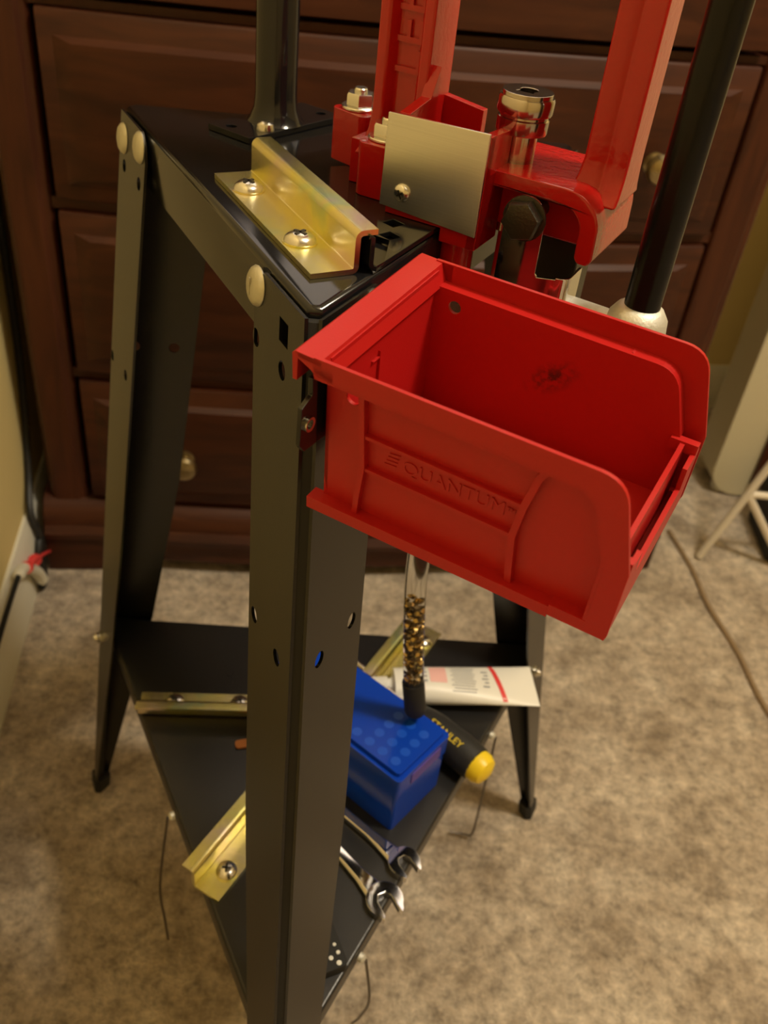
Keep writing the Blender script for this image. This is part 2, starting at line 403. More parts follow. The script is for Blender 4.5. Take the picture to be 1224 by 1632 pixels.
# ---- things around the dresser
bm = newbm()
tube(bm, smooth_path([(-.026,.06,.96),(-.0255,.07,.7),(-.026,.075,.45),(-.026,.06,.27),(-.026,.02,.15),(-.022,-.020,.105),(-.013,-.028,.075),(-.0125,-.034,.045),(-.0125,-.040,.015),(-.0125,-.060,.008),(-.0125,-.050,.040),(-.0125,-.034,.070),(-.0125,-.050,.050),(-.0125,-.036,.02)], 5), .0048, 8)
tag(recentre(obj('power_cord', bm, 'cord', F=FD)), 'black cord hanging in the gap between dresser and yellow wall', 'cord')
t = thing('tagged_cord', 'thin black cord with a red and white sleeve lying on the white baseboard', 'cord', frame(FD @ V((-.010,-.10,.0)), 10.7))
bm = newbm(); tube(bm, smooth_path([(-.014,-.145,.1045),(-.015,-.19,.104),(-.015,-.28,.1045),(-.014,-.5,.104)],5), .0035, 8); obj('cord', bm, 'cord', t, FD)
bm = newbm(); tube(bm, smooth_path([(-.008,-.066,.020),(-.009,-.075,.045),(-.012,-.095,.072),(-.014,-.12,.095),(-.014,-.145,.1045)],5), [.003]*2+[.0075]*18+[.005], 10); obj('sleeve', bm, 'trim', t, FD, label='white sleeve')
bm = newbm()
for s in ((-.012,-.112,.090),(-.012,-.072,.067)): lathe(bm, [(.0082,-.004),(.0082,.004)], s, (0,-.04,.026), 12)
tube(bm, smooth_path([(-.006,-.02,.037),(-.004,-.06,.066),(-.004,-.11,.096)],5), .0022, 6)
obj('red_stripe', bm, 'ink_red', t, FD, label='red stripes')

# beige upholstered panel at the right edge
bp_ = V((.60, 1.315, 0)); Fc = frame(bp_, 4) @ Matrix.Rotation(rad(-1.5), 4, 'Y')
pn = thing('padded_panel', 'tall cream padded panel with rounded lower corner beside the dresser', 'furniture', frame(bp_, 4))
bm = newbm()
plate(bm, rrect(-.055, .60, .003, 1.05, .05, 6), lambda a, b: V((a, 0, b)), (0, .085, 0))
obj('cushion', bm, 'cream', pn, frame(bp_, 4), bevel=.022, bseg=4)
bm = newbm(); box(bm, .012, .5, -.012, .001, .03, .155); obj('pocket', bm, 'woodv', pn, frame(bp_, 4), label='dark brown lower patch', bevel=.003)
bm = newbm(); lathe(bm, [(.012,0),(.014,.004),(.014,.02),(.009,.026),(0,.027)], (.572,1.335,0), (0,0,1), 16)
tag(recentre(obj('foot_cap', bm, 'trim')), 'small white plastic cap on the carpet beside the cream panel', 'cap')
# folding frame with white tubular legs
fr = thing('folding_stand', 'white tubular folding frame leg at the right edge of the carpet', 'stand', Matrix.Translation((.499,1.128,0)))
A_ = V((.499,1.131,.005)); J = V((.532,1.13,.134))
bm = newbm(); tube(bm, [A_, J, V((.542,1.13,.175)), V((.60,1.13,.40))], .0062, 10); obj('leg', bm, 'white_metal', fr)
bm = newbm(); tube(bm, [J, V((.64,1.13,.137))], .0055, 10); obj('crossbar', bm, 'white_metal', fr)
bm = newbm(); tube(bm, [J, V((.589,1.13,.06)), V((.632,1.13,.005))], .006, 10); obj('leg', bm, 'white_metal', fr)
bm = newbm(); box(bm, .605, .75, 1.14, 1.26, 0, .11); tag(recentre(obj('storage_case', bm, 'rubber', bevel=.008)), 'black low case behind the white folding frame', 'case')
# thin brown line laid over the carpet as a low tube
bm = newbm(); tube(bm, smooth_path([(.462,1.19,.003),(.483,1.10,.003),(.492,1.02,.003),(.515,.93,.003),(.530,.83,.003),(.575,.70,.003)], 6), .0035, 8)
tag(recentre(obj('floor_line', bm, 'brownline')), 'thin brown line running over the beige carpet below the white frame', 'cord')

# ================================================================ STAND
Ft, Lt, Rt = V((-.0396,.3501,.7227)), V((-.2061,.6259,.7227)), V((.1033,.6618,.7227))
Ff, Lf, Rf = V((-.0108,.1440,0)), V((-.2868,.6012,0)), V((.2150,.6365,0))
dR, dL, e2 = unit(65.4), unit(121.1), unit(-24.6); dB = (Rt-Lt).normalized(); nL = unit(31.1)
FP = frame(Ft, -24.6)            # press frame: x out over the bin, y along the right-hand side, z from the stand's top
ZT, ZS = .7227, .2592
st = thing('press_stand', 'black steel three-legged bench stand with triangular top and lower shelf', 'stand', frame((-.03,.46,0), -24.6))
def leg_line(T, B, z): return B + (T-B)*(z/ZT)
def make_leg(T, B, d1, d2, holes1, holes2, zt):
    """angle-section leg whose outer corner runs from T to B; flanges along d1 and d2"""
    W_ = .068; s0 = .0082; th = .0018
    bm = newbm(); axis = (B-T).normalized()
    for d, o, hl in ((d1, d2, holes1), (d2, d1, holes2)):
        n = axis.cross(d).normalized(); n = n if n.dot(o) > 0 else -n
        out = [(s0, .008), (.0165, .008), (.051, .26), (.0635, .42), (W_, zt-.016), (W_-.004, zt-.006), (W_-.012, zt), (s0, zt)]
        plate(bm, out, lambda s, z: leg_line(T, B, z) + d*s, n*th, hl)
    lg = obj('leg', bm, 'satin_black', st)
    # corner bend set back in matte black, its dark reflection painted in
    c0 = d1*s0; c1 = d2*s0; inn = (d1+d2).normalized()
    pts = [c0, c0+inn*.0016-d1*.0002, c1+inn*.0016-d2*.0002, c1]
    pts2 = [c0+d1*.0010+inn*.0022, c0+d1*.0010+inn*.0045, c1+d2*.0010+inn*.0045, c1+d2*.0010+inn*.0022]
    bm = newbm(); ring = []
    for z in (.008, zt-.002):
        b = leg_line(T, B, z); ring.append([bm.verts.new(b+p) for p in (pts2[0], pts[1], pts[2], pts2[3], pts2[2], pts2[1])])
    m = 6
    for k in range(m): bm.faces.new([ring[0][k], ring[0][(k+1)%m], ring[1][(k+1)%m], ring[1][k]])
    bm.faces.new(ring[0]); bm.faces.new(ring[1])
    obj('bend_dark_reflection', bm, 'rubber', lg, sharp=20, label='recessed black strip painting the dark reflection in the corner bend')
    # rubber boot
    bm = newbm(); b0 = leg_line(T, B, 0); b1 = leg_line(T, B, .020)
    wv = .0185; prof = [V((0,0,0))-inn*.0008, d1*wv-inn*.0015, d1*wv+d2*.005, d1*.012+d2*.012, d2*wv+d1*.005, d2*wv-inn*.0015]
    lo = [bm.verts.new(b0+p) for p in prof]; hi = [bm.verts.new(b1+p) for p in prof]
    for k in range(6): bm.faces.new([lo[k], lo[(k+1)%6], hi[(k+1)%6], hi[k]])
    bm.faces.new(lo); bm.faces.new(hi)
    obj('rubber_foot', bm, 'rubber', lg, bevel=.001)
    return lg
sq = lambda x, z, a=.0052: [(x-a,z-a),(x+a,z-a),(x+a,z+a),(x-a,z+a)]
H = lambda x, z, r=.0042: circ(x, z, r, 14)
row = lambda z: [H(.0215,z), H(.0565,z)]
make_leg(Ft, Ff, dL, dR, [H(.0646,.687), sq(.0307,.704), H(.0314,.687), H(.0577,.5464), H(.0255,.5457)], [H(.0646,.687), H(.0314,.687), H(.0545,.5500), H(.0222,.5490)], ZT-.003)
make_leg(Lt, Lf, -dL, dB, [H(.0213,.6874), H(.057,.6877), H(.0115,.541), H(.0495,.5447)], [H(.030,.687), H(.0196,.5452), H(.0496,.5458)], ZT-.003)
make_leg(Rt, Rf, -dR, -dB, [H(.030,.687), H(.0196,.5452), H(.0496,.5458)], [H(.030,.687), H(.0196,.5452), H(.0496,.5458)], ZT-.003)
def tri_inset(A, B, C, d):
    def line(P, Q, R):
        t = (Q-P).normalized(); n = V((-t.y, t.x, 0)); n = n if n.dot(R-P) > 0 else -n
        return P+n*d, t
    ls = [line(A,B,C), line(B,C,A), line(C,A,B)]
    def inter(l1, l2):
        (p,t),(q,s) = l1, l2; k = ((q-p).x*s.y-(q-p).y*s.x)/(t.x*s.y-t.y*s.x); return p+t*k
    return inter(ls[2],ls[0]), inter(ls[0],ls[1]), inter(ls[1],ls[2])
def tray_tri(name, A, B, C, h, cut, bev, mat, th=.0015, open_bottom=True):
    P = [A, B, C]; pts = []
    for i in range(3):
        p, a, b = P[i], P[i-1], P[(i+1)%3]
        pts += [p + (a-p).normalized()*cut, p + (b-p).normalized()*cut]
    bm = newbm(); top = [bm.verts.new(p) for p in pts]; bot = [bm.verts.new(p - V((0,0,h))) for p in pts]; n = len(pts)
    bm.faces.new(top)
    for i in range(n): bm.faces.new([top[i], top[(i+1)%n], bot[(i+1)%n], bot[i]])
    es = [e for e in bm.edges if all(v in top for v in e.verts)]
    bmesh.ops.bevel(bm, geom=es, offset=bev, segments=4, affect='EDGES', profile=.5)
    o = obj(name, bm, mat, st, sharp=50)
    s = o.modifiers.new('solidify', 'SOLIDIFY'); s.thickness = th; s.offset = -1
    return o
A_, B_, C_ = tri_inset(Ft, Rt, Lt, .0022)
tray_tri('top_plate', A_, B_, C_, .038, .008, .0035, 'gloss_black')
Fs, Ls, Rs = [leg_line(a, b, ZS) for a, b in ((Ft,Ff),(Lt,Lf),(Rt,Rf))]
A_, B_, C_ = tri_inset(Fs, Rs, Ls, .0045)
tray_tri('lower_shelf', A_, B_, C_, .018, .004, .0025, 'black')
# carriage bolts holding the legs
def dome(bm, p, d, r, h, seg=22): lathe(bm, [(r*.98,0),(r,h*.15),(r*.93,h*.45),(r*.75,h*.75),(r*.45,h*.95),(0,h)], p, d, seg)
def face_n(T, B, d, inner): n = (B-T).cross(d).normalized(); return n if n.dot(inner) < 0 else -n
nFL = face_n(Ft, Ff, dL, dR); nFR = face_n(Ft, Ff, dR, dL); nLL = face_n(Lt, Lf, -dL, dB); nRR = face_n(Rt, Rf, -dR, -dB)
for (T, B, d, n, s, z) in ((Ft,Ff,dL,nFL,.0705,.7105),(Lt,Lf,-dL,nLL,.0175,.7040),(Lt,Lf,-dL,nLL,.0560,.7100)):
    bm = newbm(); dome(bm, leg_line(T,B,z)+d*(s-.006 if s > .06 else s)-n*.0002, n, .0098, .0042)
    if s > .06:
        b_ = leg_line(T,B,z)+d*(s-.006)+n*.0041
        for k in range(4): box(bm, -.0006,.0006, -.0012,.0012, -.0002,.0003, Matrix.Translation(b_+V((0,0,.003-.002*k))) @ n.to_track_quat('Z','Y').to_matrix().to_4x4())
    obj('carriage_bolt', bm, 'painthead', st)
for (T, B, d, n, s, z) in ((Lt,Lf,-dL,nLL,.0120,.2380),(Rt,Rf,-dR,nRR,.0355,.2500),(Ft,Ff,dR,nFR,.0600,.7120)):
    bm = newbm(); p = leg_line(T,B,z)+d*s
    lathe(bm, [(.0062,0),(.0062,.0012),(.0048,.0014)], p, n, 6); lathe(bm, [(.0048,.0012),(.0048,.0042),(.0036,.0046),(.0030,.0070),(0,.0072)], p, n, 14)
    obj('hex_bolt', bm, 'zinc', st)
# small screws on the shelf lip with thin wire hanging
def on_line(A, B, p): t = (B-A).normalized(); return A + t*(p-A).dot(t)
eR = unit(65.4-90); eL = unit(121.1+90)
ShR = lambda s: Fs + (Rs-Fs).normalized()*s + V((0,0,-.009)); ShL = lambda s: Fs + (Ls-Fs).normalized()*s + V((0,0,-.009))
for p, n, pts in ((ShR(.342), eR, [(.138,.578,.06),(.139,.585,.012),(.132,.588,.006),(.115,.589,.006)]), (ShR(.110), eR, [(.036,.335,.15),(.033,.36,.06),(.029,.378,.004)]), (ShL(.225), eL, [(-.152,.413,.14),(-.155,.425,.06),(-.157,.434,.004)])):
    bm = newbm(); lathe(bm, [(.0035,0),(.0035,.003),(.002,.0045),(0,.005)], p - n*.0035, n, 12); s_ = obj('lip_screw', bm, 'cast_zinc', st)
    bm = newbm(); tube(bm, smooth_path([p+n*.002]+[V(q) for q in pts], 5), .0012, 6); obj('wire', bm, 'wire', s_, label='thin dark wire hanging to the carpet')

# ================================================================ Z BRACKETS
def z_profile():
    t = .0026
    mid = [(.0,.0013),(.0195,.0013)] + [(.0205+.0022*math.sin(rad(a)), .0035-.0022*math.cos(rad(a))) for a in (15,35,55,75,90)] \
        + [(.0227,.0165)] + [(.0255-.0028*math.cos(rad(a)), .0165+.0028*math.sin(rad(a))) for a in (10,30,50,70,90)] + [(.0325,.0193)]
    return thick_line(mid, t)
def z_bracket(label, M, L, screws, group=None, up=True):
    """local x = across (outer flange at 0), y = length"""
    t = thing('z_bracket', label, 'bracket', M, group)
    bm = newbm(); sweep_profile(bm, z_profile(), (0,0,0), (0,L,0), (1,0,0), (0,0,1))
    obj('bracket_body', bm, 'gold', t, M, bevel=.0004)
    for y in screws:
        bm = newbm(); c = V((.0098, y, .0026))
        lathe(bm, [(.0078,0),(.0080,.0006),(.0074,.0022),(.0058,.0036),(.0034,.0044),(0,.0047)], c, (0,0,1), 24)
        s = obj('screw', bm, 'zinc', t, M)
        bm = newbm(); box(bm, -.0036,.0036,-.0008,.0008,.0036,.00485, Matrix.Translation(c) @ Matrix.Rotation(.5,4,'Z')); box(bm, -.0008,.0008,-.0036,.0036,.0036,.00485, Matrix.Translation(c) @ Matrix.Rotation(.5,4,'Z'))
        obj('cross_recess', bm, 'oxide', s, M, label='dark cross slot')
        bm = newbm(); lathe(bm, [(.0088,-.0001),(.0088,.0005)], c, (0,0,1), 24); obj('washer', bm, 'gold', s, M)
    return t
# local x = nL direction (31.1 deg), y = dL direction
z_bracket('gold zinc Z bracket screwed along the edge of the stand top', Matrix.Translation(Ft + dL*.0365 + nL*.0145 + V((0,0,.0002))) @ Matrix.Rotation(rad(31.1),4,'Z'), .134, (.036, .107))
pb = V((-.0836,.3403,ZS)); z_bracket('gold Z bracket lying on the lower shelf nearest its front corner', Matrix.Translation(pb) @ Matrix.Rotation(rad(-26),4,'Z') @ Matrix.Scale(-1,4,(1,0,0)) if False else Matrix.Translation(V((-.0836,.3403,ZS+.0003))+unit(64)*.134) @ Matrix.Rotation(rad(64+90),4,'Z'), .134, (.026,.112), 'gold brackets on the lower shelf')
z_bracket('gold Z bracket lying crosswise at the back left of the lower shelf', Matrix.Translation(V((-.1900,.5200,ZS+.0003))) @ Matrix.Rotation(rad(-83),4,'Z'), .125, (.03,.085), 'gold brackets on the lower shelf')
z_bracket('gold Z bracket on the lower shelf, half under the white tube', Matrix.Translation(V((.0700,.6360,ZS+.0003))) @ Matrix.Rotation(rad(155),4,'Z') @ Matrix.Translation((0,0,0)), .10, (.02,.08), 'gold brackets on the lower shelf')

# ================================================================ MOUNTING TRAY (under the press)
LI = lambda l, i: (Ft + dL*l + nL*i)          # stand coordinates along / inward of the left side
mp = thing('mounting_plate', 'black glossy press mounting plate with upturned edge beside the gold bracket', 'plate', FP)
inv = FP.inverted()
P2 = lambda l, i: (inv @ LI(l, i)).to_2d()
out = [P2(.0352,.0465), P2(.168,.0465), P2(.168,.155), V((-.0035,.262)), V((-.0025,.0660))]
holes = [(-.0160,.0960),(-.0225,.1120),(-.0480,.0880),(-.0760,.1250)]
hl = []
for hx, hy in holes:
    c = V((hx,hy)); a = unit(-18); b = unit(72); r = .0040
    hl.append([tuple((c + V((a.x*p+b.x*q, a.y*p+b.y*q)))) for p, q in ((-r,-r),(r,-r),(r,r),(-r,r))])
bm = newbm(); plate(bm, [tuple(p) for p in out], lambda a, b: V((a,b,.0006)), (0,0,.0028), hl); obj('plate_body', bm, 'gloss_black', mp, FP, bevel=.0004)
bm = newbm()
mid = [(.0035,.0020)] + [(.0030-.0028*math.sin(rad(a))-.0, .0048-.0028*math.cos(rad(a))) for a in (20,45,70,90)] + [(.0002,.0170),(-.0018,.0178)]
sweep_profile(bm, thick_line([(x, z) for x, z in mid], .0026), LI(.0352,.0440), LI(.168,.0440), nL, (0,0,1)); obj('upturned_flange', bm, 'gloss_black', mp, None, bevel=.0004)

# ================================================================ POST WITH FOOT (left)
Fr = frame((-.1000,.6120,ZT), 56)
ps = thing('tube_post', 'black upright tube on a flat bolted foot at the back of the stand top', 'post', Fr)
bm = newbm(); plate(bm, rrect(-.041,.046,-.0175,.019,.0015), lambda a, b: V((a,b,.0004)), (0,0,.0035), [circ(-.033,.006,.0035,12), circ(.037,-.006,.0035,12)]); obj('foot_plate', bm, 'gloss_black', ps, Fr, bevel=.0005)
bm = newbm(); lathe(bm, [(.0185,.0038),(.0165,.006),(.0140,.012),(.0132,.020),(.0131,.44),(.0131,.445)], (0,0,0), (0,0,1), 28); obj('tube', bm, 'gloss_black', ps, Fr)
bm = newbm(); lathe(bm, [(.0058,0),(.0058,.001),(.005,.004),(.003,.0052),(0,.0055)], (-.021,-.0115,.004), (0,0,1), 12); obj('screw', bm, 'zinc', ps, Fr)

# ================================================================ PRESS
pr = thing('reloading_press', 'red cast press with chrome ram bolted to the stand top', 'press', FP)
def pbox(bm, *a, M=None): box(bm, *a, M=M)
# base: bosses, front block, cross wall, rails
bm = newbm()
Rz = lambda x, y, a: Matrix.Translation((x,y,0)) @ Matrix.Rotation(rad(a),4,'Z')
plate(bm, rrect(-.0130,.0140,-.0125,.020,.0045,4), lambda a, b: Rz(-.0865,.1855,-16) @ V((a,b,.0036)), (0,0,.0285))
plate(bm, rrect(-.0610,-.034,.1345,.168,.006,4), lambda a, b: V((a,b,.0036)), (0,0,.0275))
pbox(bm, -.072,-.030, .150,.198, .0036,.027)
pbox(bm, -.0335, .0188, .1225,.150, .0036,.034)
pbox(bm, -.0010, .0192, .1225,.150, -.0032,.034)
plate(bm, [(-.0335,.030),(.0192,.030),(.0192,.0530),(-.0335,.0520)], lambda a, b: V((a,.1225,b)), (0,.0055,0))
plate(bm, [(.1225,-.0032),(.150,-.0032),(.150,.0515),(.1225,.0530)], lambda a, b: V((.0140,a,b)), (.0052,0,0))
plate(bm, [(-.045,.010),(-.0085,.010),(-.0085,.0495),(-.034,.053),(-.045,.055)], lambda a, b: V((a,.1760,b)), (0,.0055,0))
pbox(bm, -.055,.014, .155,.184, .0036,.028)
plate(bm, [(.150,.030),(.158,.030),(.158,.070),(.150,.056),(.128,.0525),(.128,.030)], lambda a, b: V((-.0335,a,b)), (.006,0,0))
cyl(bm, (.0035,.1375,-.034), (.0035,.1375,.004), .0092, 20)
obj('press_base', bm, 'red_cast', pr, FP, bevel=.0016, bseg=3)
# arch housing: profile in x,z at the front plane
def arch_outline():
    o = [(.0150,.0350),(.0560,.0350)] + arc(.0575,.0165,.0185,88,6,7)[1:] + [(.0765,.0030),(.0745,.0005),(.0690,.0008),(.0672,.0030),(.0668,.0120)] + arc(.0550,.0150,.0120,0,90,5) + [(.0150,.0270)]
    return o
bm = newbm(); plate(bm, arch_outline(), lambda a, b: V((a,.1350,b)), (0,.062,0))
plate(bm, [(.0150,.0330),(.0560,.0330)] + arc(.0575,.0165,.0165,88,6,6)[1:] + [(.0740,.0040),(.0150,.0040)], lambda a, b: V((a,.1500,b)), (0,.034,0))
pbox(bm, .0180,.0400, .1560,.1840, -.050,.010)
obj('arch_housing', bm, 'red_cast', pr, FP, bevel=.0018, bseg=3)
def column(x0, x1, y0, y1, z0, z1, wall, foot, d=.008, fr=1):
    """I section column, web recessed on front and back"""
    xm = (x0+x1)/2; f = wall
    o = [(x0,y0),(x0+f,y0),(x0+f+.003,y0+d),(x1-f-.003,y0+d),(x1-f,y0),(x1,y0),(x1,y1),(x1-f,y1),(x1-f-.003,y1-d),(x0+f+.003,y1-d),(x0+f,y1),(x0,y1)]
    bm = newbm(); zs = [z0, z0+foot*.25, z0+foot*.6, z0+foot, z1]; gr = [.006,.003,.001,0,0]; rings = []
    for z, g in zip(zs, gr):
        rings.append([bm.verts.new((xm+(x-xm)*(1+(2*g/(x1-x0))*(fr if x > xm else 1)), y + (g if y > (y0+y1)/2 else -g), z)) for x, y in o])
    m = len(o)
    for a, b in zip(rings, rings[1:]):
        for k in range(m): bm.faces.new([a[k], a[(k+1)%m], b[(k+1)%m], b[k]])
    bm.faces.new(rings[0]); bm.faces.new(rings[-1]); return bm
c = obj('column', column(-.0630,-.0320,.153,.182,.020,.36,.0062,.022), 'red_cast', pr, FP, bevel=.0016, bseg=3)
bm = text_bm('LEE', .024, .0016, Matrix.Translation((-.0475,.1606,.082)) @ Matrix.Rotation(rad(90),4,'X') @ Matrix.Rotation(rad(90),4,'Z') @ Matrix.Scale(1.15,4,(1,0,0)), space=1.05)
obj('cast_lettering', bm, 'red_cast', c, FP, label='raised cast letters on the recessed web', sharp=30)
obj('column', column(.0560,.0785,.154,.182,.026,.36,.0075,.020,.0016,0), 'red_cast', pr, FP, bevel=.0016, bseg=3)
bm = newbm(); pbox(bm, .0405,.0640, .1580,.1840, -.060,.006); obj('toggle_block', bm, 'oxide', pr, FP, bevel=.001, label='dark toggle block')
# hex bolts with washers on the bosses
for x, y in ((-.0880,.1855),(-.0495,.1490),(-.0350,.2020)):
    z = .0322 if x < -.06 else .0312
    if y > .2: z = .0322; bm = newbm(); pbox(bm, x-.012,x+.012,y-.014,y+.012,.0036,z); obj('boss', bm, 'red_cast', pr, FP, bevel=.0018)
    bm = newbm(); lathe(bm, [(.0103,0),(.0106,.0004),(.0106,.0012),(.0102,.0016)], (x,y,z), (0,0,1), 24); wsh = obj('washer', bm, 'zinc', pr, FP)
    bm = newbm(); lathe(bm, [(.0078,.0016),(.0083,.0022),(.0083,.0076),(.0076,.0086),(.0045,.0088)], (x,y,z), (0,0,1), 6, ph=.4); lathe(bm, [(.0040,.0086),(.0040,.0106),(.0034,.0112)], (x,y,z), (0,0,1), 14)
    obj('hex_bolt', bm, 'zinc', pr, FP)
# ram with shell holder
rx, ry = .0200, .1590
bm = newbm(); lathe(bm, [(.0085,.0),(.0088,.0340),(.0088,.0485),(.0128,.0490),(.0132,.0498),(.0132,.0560),(.0124,.0566),(.0124,.0575),(.0138,.0582),(.0142,.0592),(.0142,.0650),(.0136,.0662),(.0092,.0663),(.0082,.0655),(.0080,.0560),(0,.0560)], (rx,ry,0), (0,0,1), 40); obj('ram', bm, 'steel', pr, FP)
bm = newbm(); pl_o = circ(0,0,.0128,28)
slot = [(-.0045,-.0045),(.0045,-.0045)] + arc(0,.001,.0046,-40,220,8)
plate(bm, pl_o, lambda a, b: V((rx+a,ry+b,.0640)), (0,0,.0042), [slot]); obj('shell_holder', bm, 'steel', pr, FP, bevel=.0005, label='slotted shell holder on top of the ram')
# aluminium plate with screw
ap = newbm(); plate(ap, [(-.0360,.0080),(.0192,.0045),(.0192,.0548),(-.0355,.0535)], lambda a, b: V((a,.1200,b)), (0,.0016,0)); al = obj('cover_plate', ap, 'alu', pr, FP, bevel=.0003, label='brushed aluminium cover plate')
bm = newbm(); dome(bm, (-.0235,.1200,.0165), (0,-1,0), .0047, .0030); s = obj('screw', bm, 'zinc', al, FP)
bm = newbm(); 
for a in (.5, .5+PI/2): box(bm, -.0022,.0022,-.0005,.0005,.0022,.0031, Matrix.Translation((-.0235,.1200,.0165)) @ V((0,-1,0)).to_track_quat('Z','Y').to_matrix().to_4x4() @ Matrix.Rotation(a,4,'Z'))
obj('cross_recess', bm, 'oxide', s, FP, label='dark cross slot')
# link: chrome stamped channel with hex bolt
bm = newbm()
DX = .0035
plate(bm, [(.0590+DX,-.090),(.0265+DX,-.090),(.0265+DX,.0180)] + [(.0370+DX+.0105*math.cos(rad(a)), .0185+.0105*math.sin(rad(a))) for a in range(180,-1,-20)] + [(.0478+DX,-.0080),(.0490+DX,-.0095),(.0590+DX,-.0078)], lambda a, b: V((a,.1290,b)), (0,.0016,0))
prof = thick_line([(.0588+DX,.1298)] + [(.0590+DX+.0055*math.sin(rad(a)), .1353-.0055*math.cos(rad(a))) for a in (10,30,50,70,90)] + [(.0645+DX,.1520)], .0016)
plate(bm, prof, lambda a, b: V((a,b,-.090)), (0,0,.0830))
obj('toggle_link', bm, 'chrome', pr, FP, bevel=.0004, label='chrome stamped toggle link')
bm = newbm(); pc = V((.0370+DX,.1290,.0180)); lathe(bm, [(.0112,.0),(.0112,.0012),(.0100,.0014)], pc, (0,-1,0), 24); lathe(bm, [(.0098,.0012),(.0102,.0018),(.0102,.0062),(.0094,.0074),(.0070,.0078)], pc, (0,-1,0), 6, ph=.25); cyl(bm, pc, pc+V((0,.023,0)), .005)
obj('pivot_bolt', bm, 'oxide', pr, FP, label='black hex pivot bolt')
# lever
bm = newbm(); lathe(bm, [(.0090,-.040),(.0092,-.038),(.0092,.30),(.0092,.33)], (.1050,.1450,0), (0,0,1), 28); lv = obj('lever', bm, 'lever_black', pr, FP)
bm = newbm(); lathe(bm, [(0,.0),(.010,.002),(.0145,.008),(.0160,.016),(.0150,.024),(.0120,.0285),(.0095,.030)], (.1045,.1450,-.044), (0,0,1), 24)
cyl(bm, (.066,.1475,-.031), (.1045,.1450,-.031), .009, 16)
obj('lever_socket', bm, 'cast_zinc', lv, FP, label='pale cast socket at the lever end')

# ================================================================ PRIMER TUBE
tp = [V((.0240,.4690,.6860)), V((.0262,.4715,.63)), V((.0275,.4730,.55)), V((.0272,.4730,.485)), V((.0315,.4730,.43)), V((.0385,.4730,.37)), V((.0435,.4730,.338))]
tt = thing('primer_tube', 'clear hanging tube filled with brass spent primers and capped black', 'tube', Matrix.Translation(tp[-1]))
path = smooth_path(tp, 6)
bm = newbm(); rin = newbm(); 
def hollow(bm, pts, ro, ri, seg=20):
    a = newbm(); tube(bm, pts, ro, seg)
    b0 = len(bm.faces)
obj('clear_tube', (lambda b: (tube(b, path, .0078, 20), b)[1])(newbm()), 'clear', tt)
cap0 = path[-1]; dcap = (path[-1]-path[-4]).normalized()
bm = newbm(); lathe(bm, [(.0083,-.030),(.0086,-.029),(.0086,.002),(.0075,.005),(.0,.0058)], cap0 - dcap*.004, dcap, 20); obj('end_cap', bm, 'rubber', tt, label='black rubber cap')
bmb, bmd = newbm(), newbm()
fill = [p for p in path if p.z < .462]
for k in range(420):
    i = random.random()*(len(fill)-1.01); a = int(i); p = fill[a].lerp(fill[a+1], i-a)
    if p.z < .362: continue
    an = random.random()*2*PI; rr = .0062*math.sqrt(random.random())*.9
    q = p + V((math.cos(an)*rr, math.sin(an)*rr, 0)); d = V((random.uniform(-1,1),random.uniform(-1,1),random.uniform(-1,1)))
    lathe(bmb if random.random() < .42 else bmd, [(.0016,0),(.0019,.0004),(.0019,.0016)], q, d, 7)
o = obj('primers', bmb, 'brass', tt, label='brass spent primers'); o['kind'] = 'stuff'
o = obj('primers', bmd, 'darkbrass', tt, label='sooty spent primers'); o['kind'] = 'stuff'

# ================================================================ BIN
RB = Matrix(((.9005,.4343,-.0222),(-.4347,.8975,-.0746),(-.0125,.0768,.9970)))
# orthonormal columns = bin x (outwards), y (across), z (up)
FB = RB.to_4x4(); FB.translation = (-.0381,.3224,.6507)
bn = thing('parts_bin', 'open red plastic parts bin hanging on the right side of the stand', 'bin', FB)
BW, BH = .103, .0746; ins = .0065; th = .0018
def outl(i, r):
    """upper/front outline inset by i, from the back top to the bottom front"""
    L1, Lk, zk = .1345-i*.9, .1450-i, .0345
    p0 = V((L1, BH-i)); a = V((Lk, zk)); d = (a-p0).normalized()
    q0 = p0 - V((1,0))*r; q1 = p0 + d*r; pts = []
    for k in range(7):
        t = k/6; pts.append(tuple(q0*(1-t)**2 + p0*2*t*(1-t) + q1*t*t))
    return pts + [(Lk, zk), (Lk-.0003, 0 if i == 0 else 0.002), (Lk-.0010, -.0028 if i == 0 else 0)]
Oo = [(.0060, BH)] + outl(0, .0105); Ii = [(.0060, BH-.0085)] + outl(.0095, .010)
Ii[-2] = (Ii[-2][0], .001); Ii[-1] = (Ii[-1][0], 0)
bm = newbm()
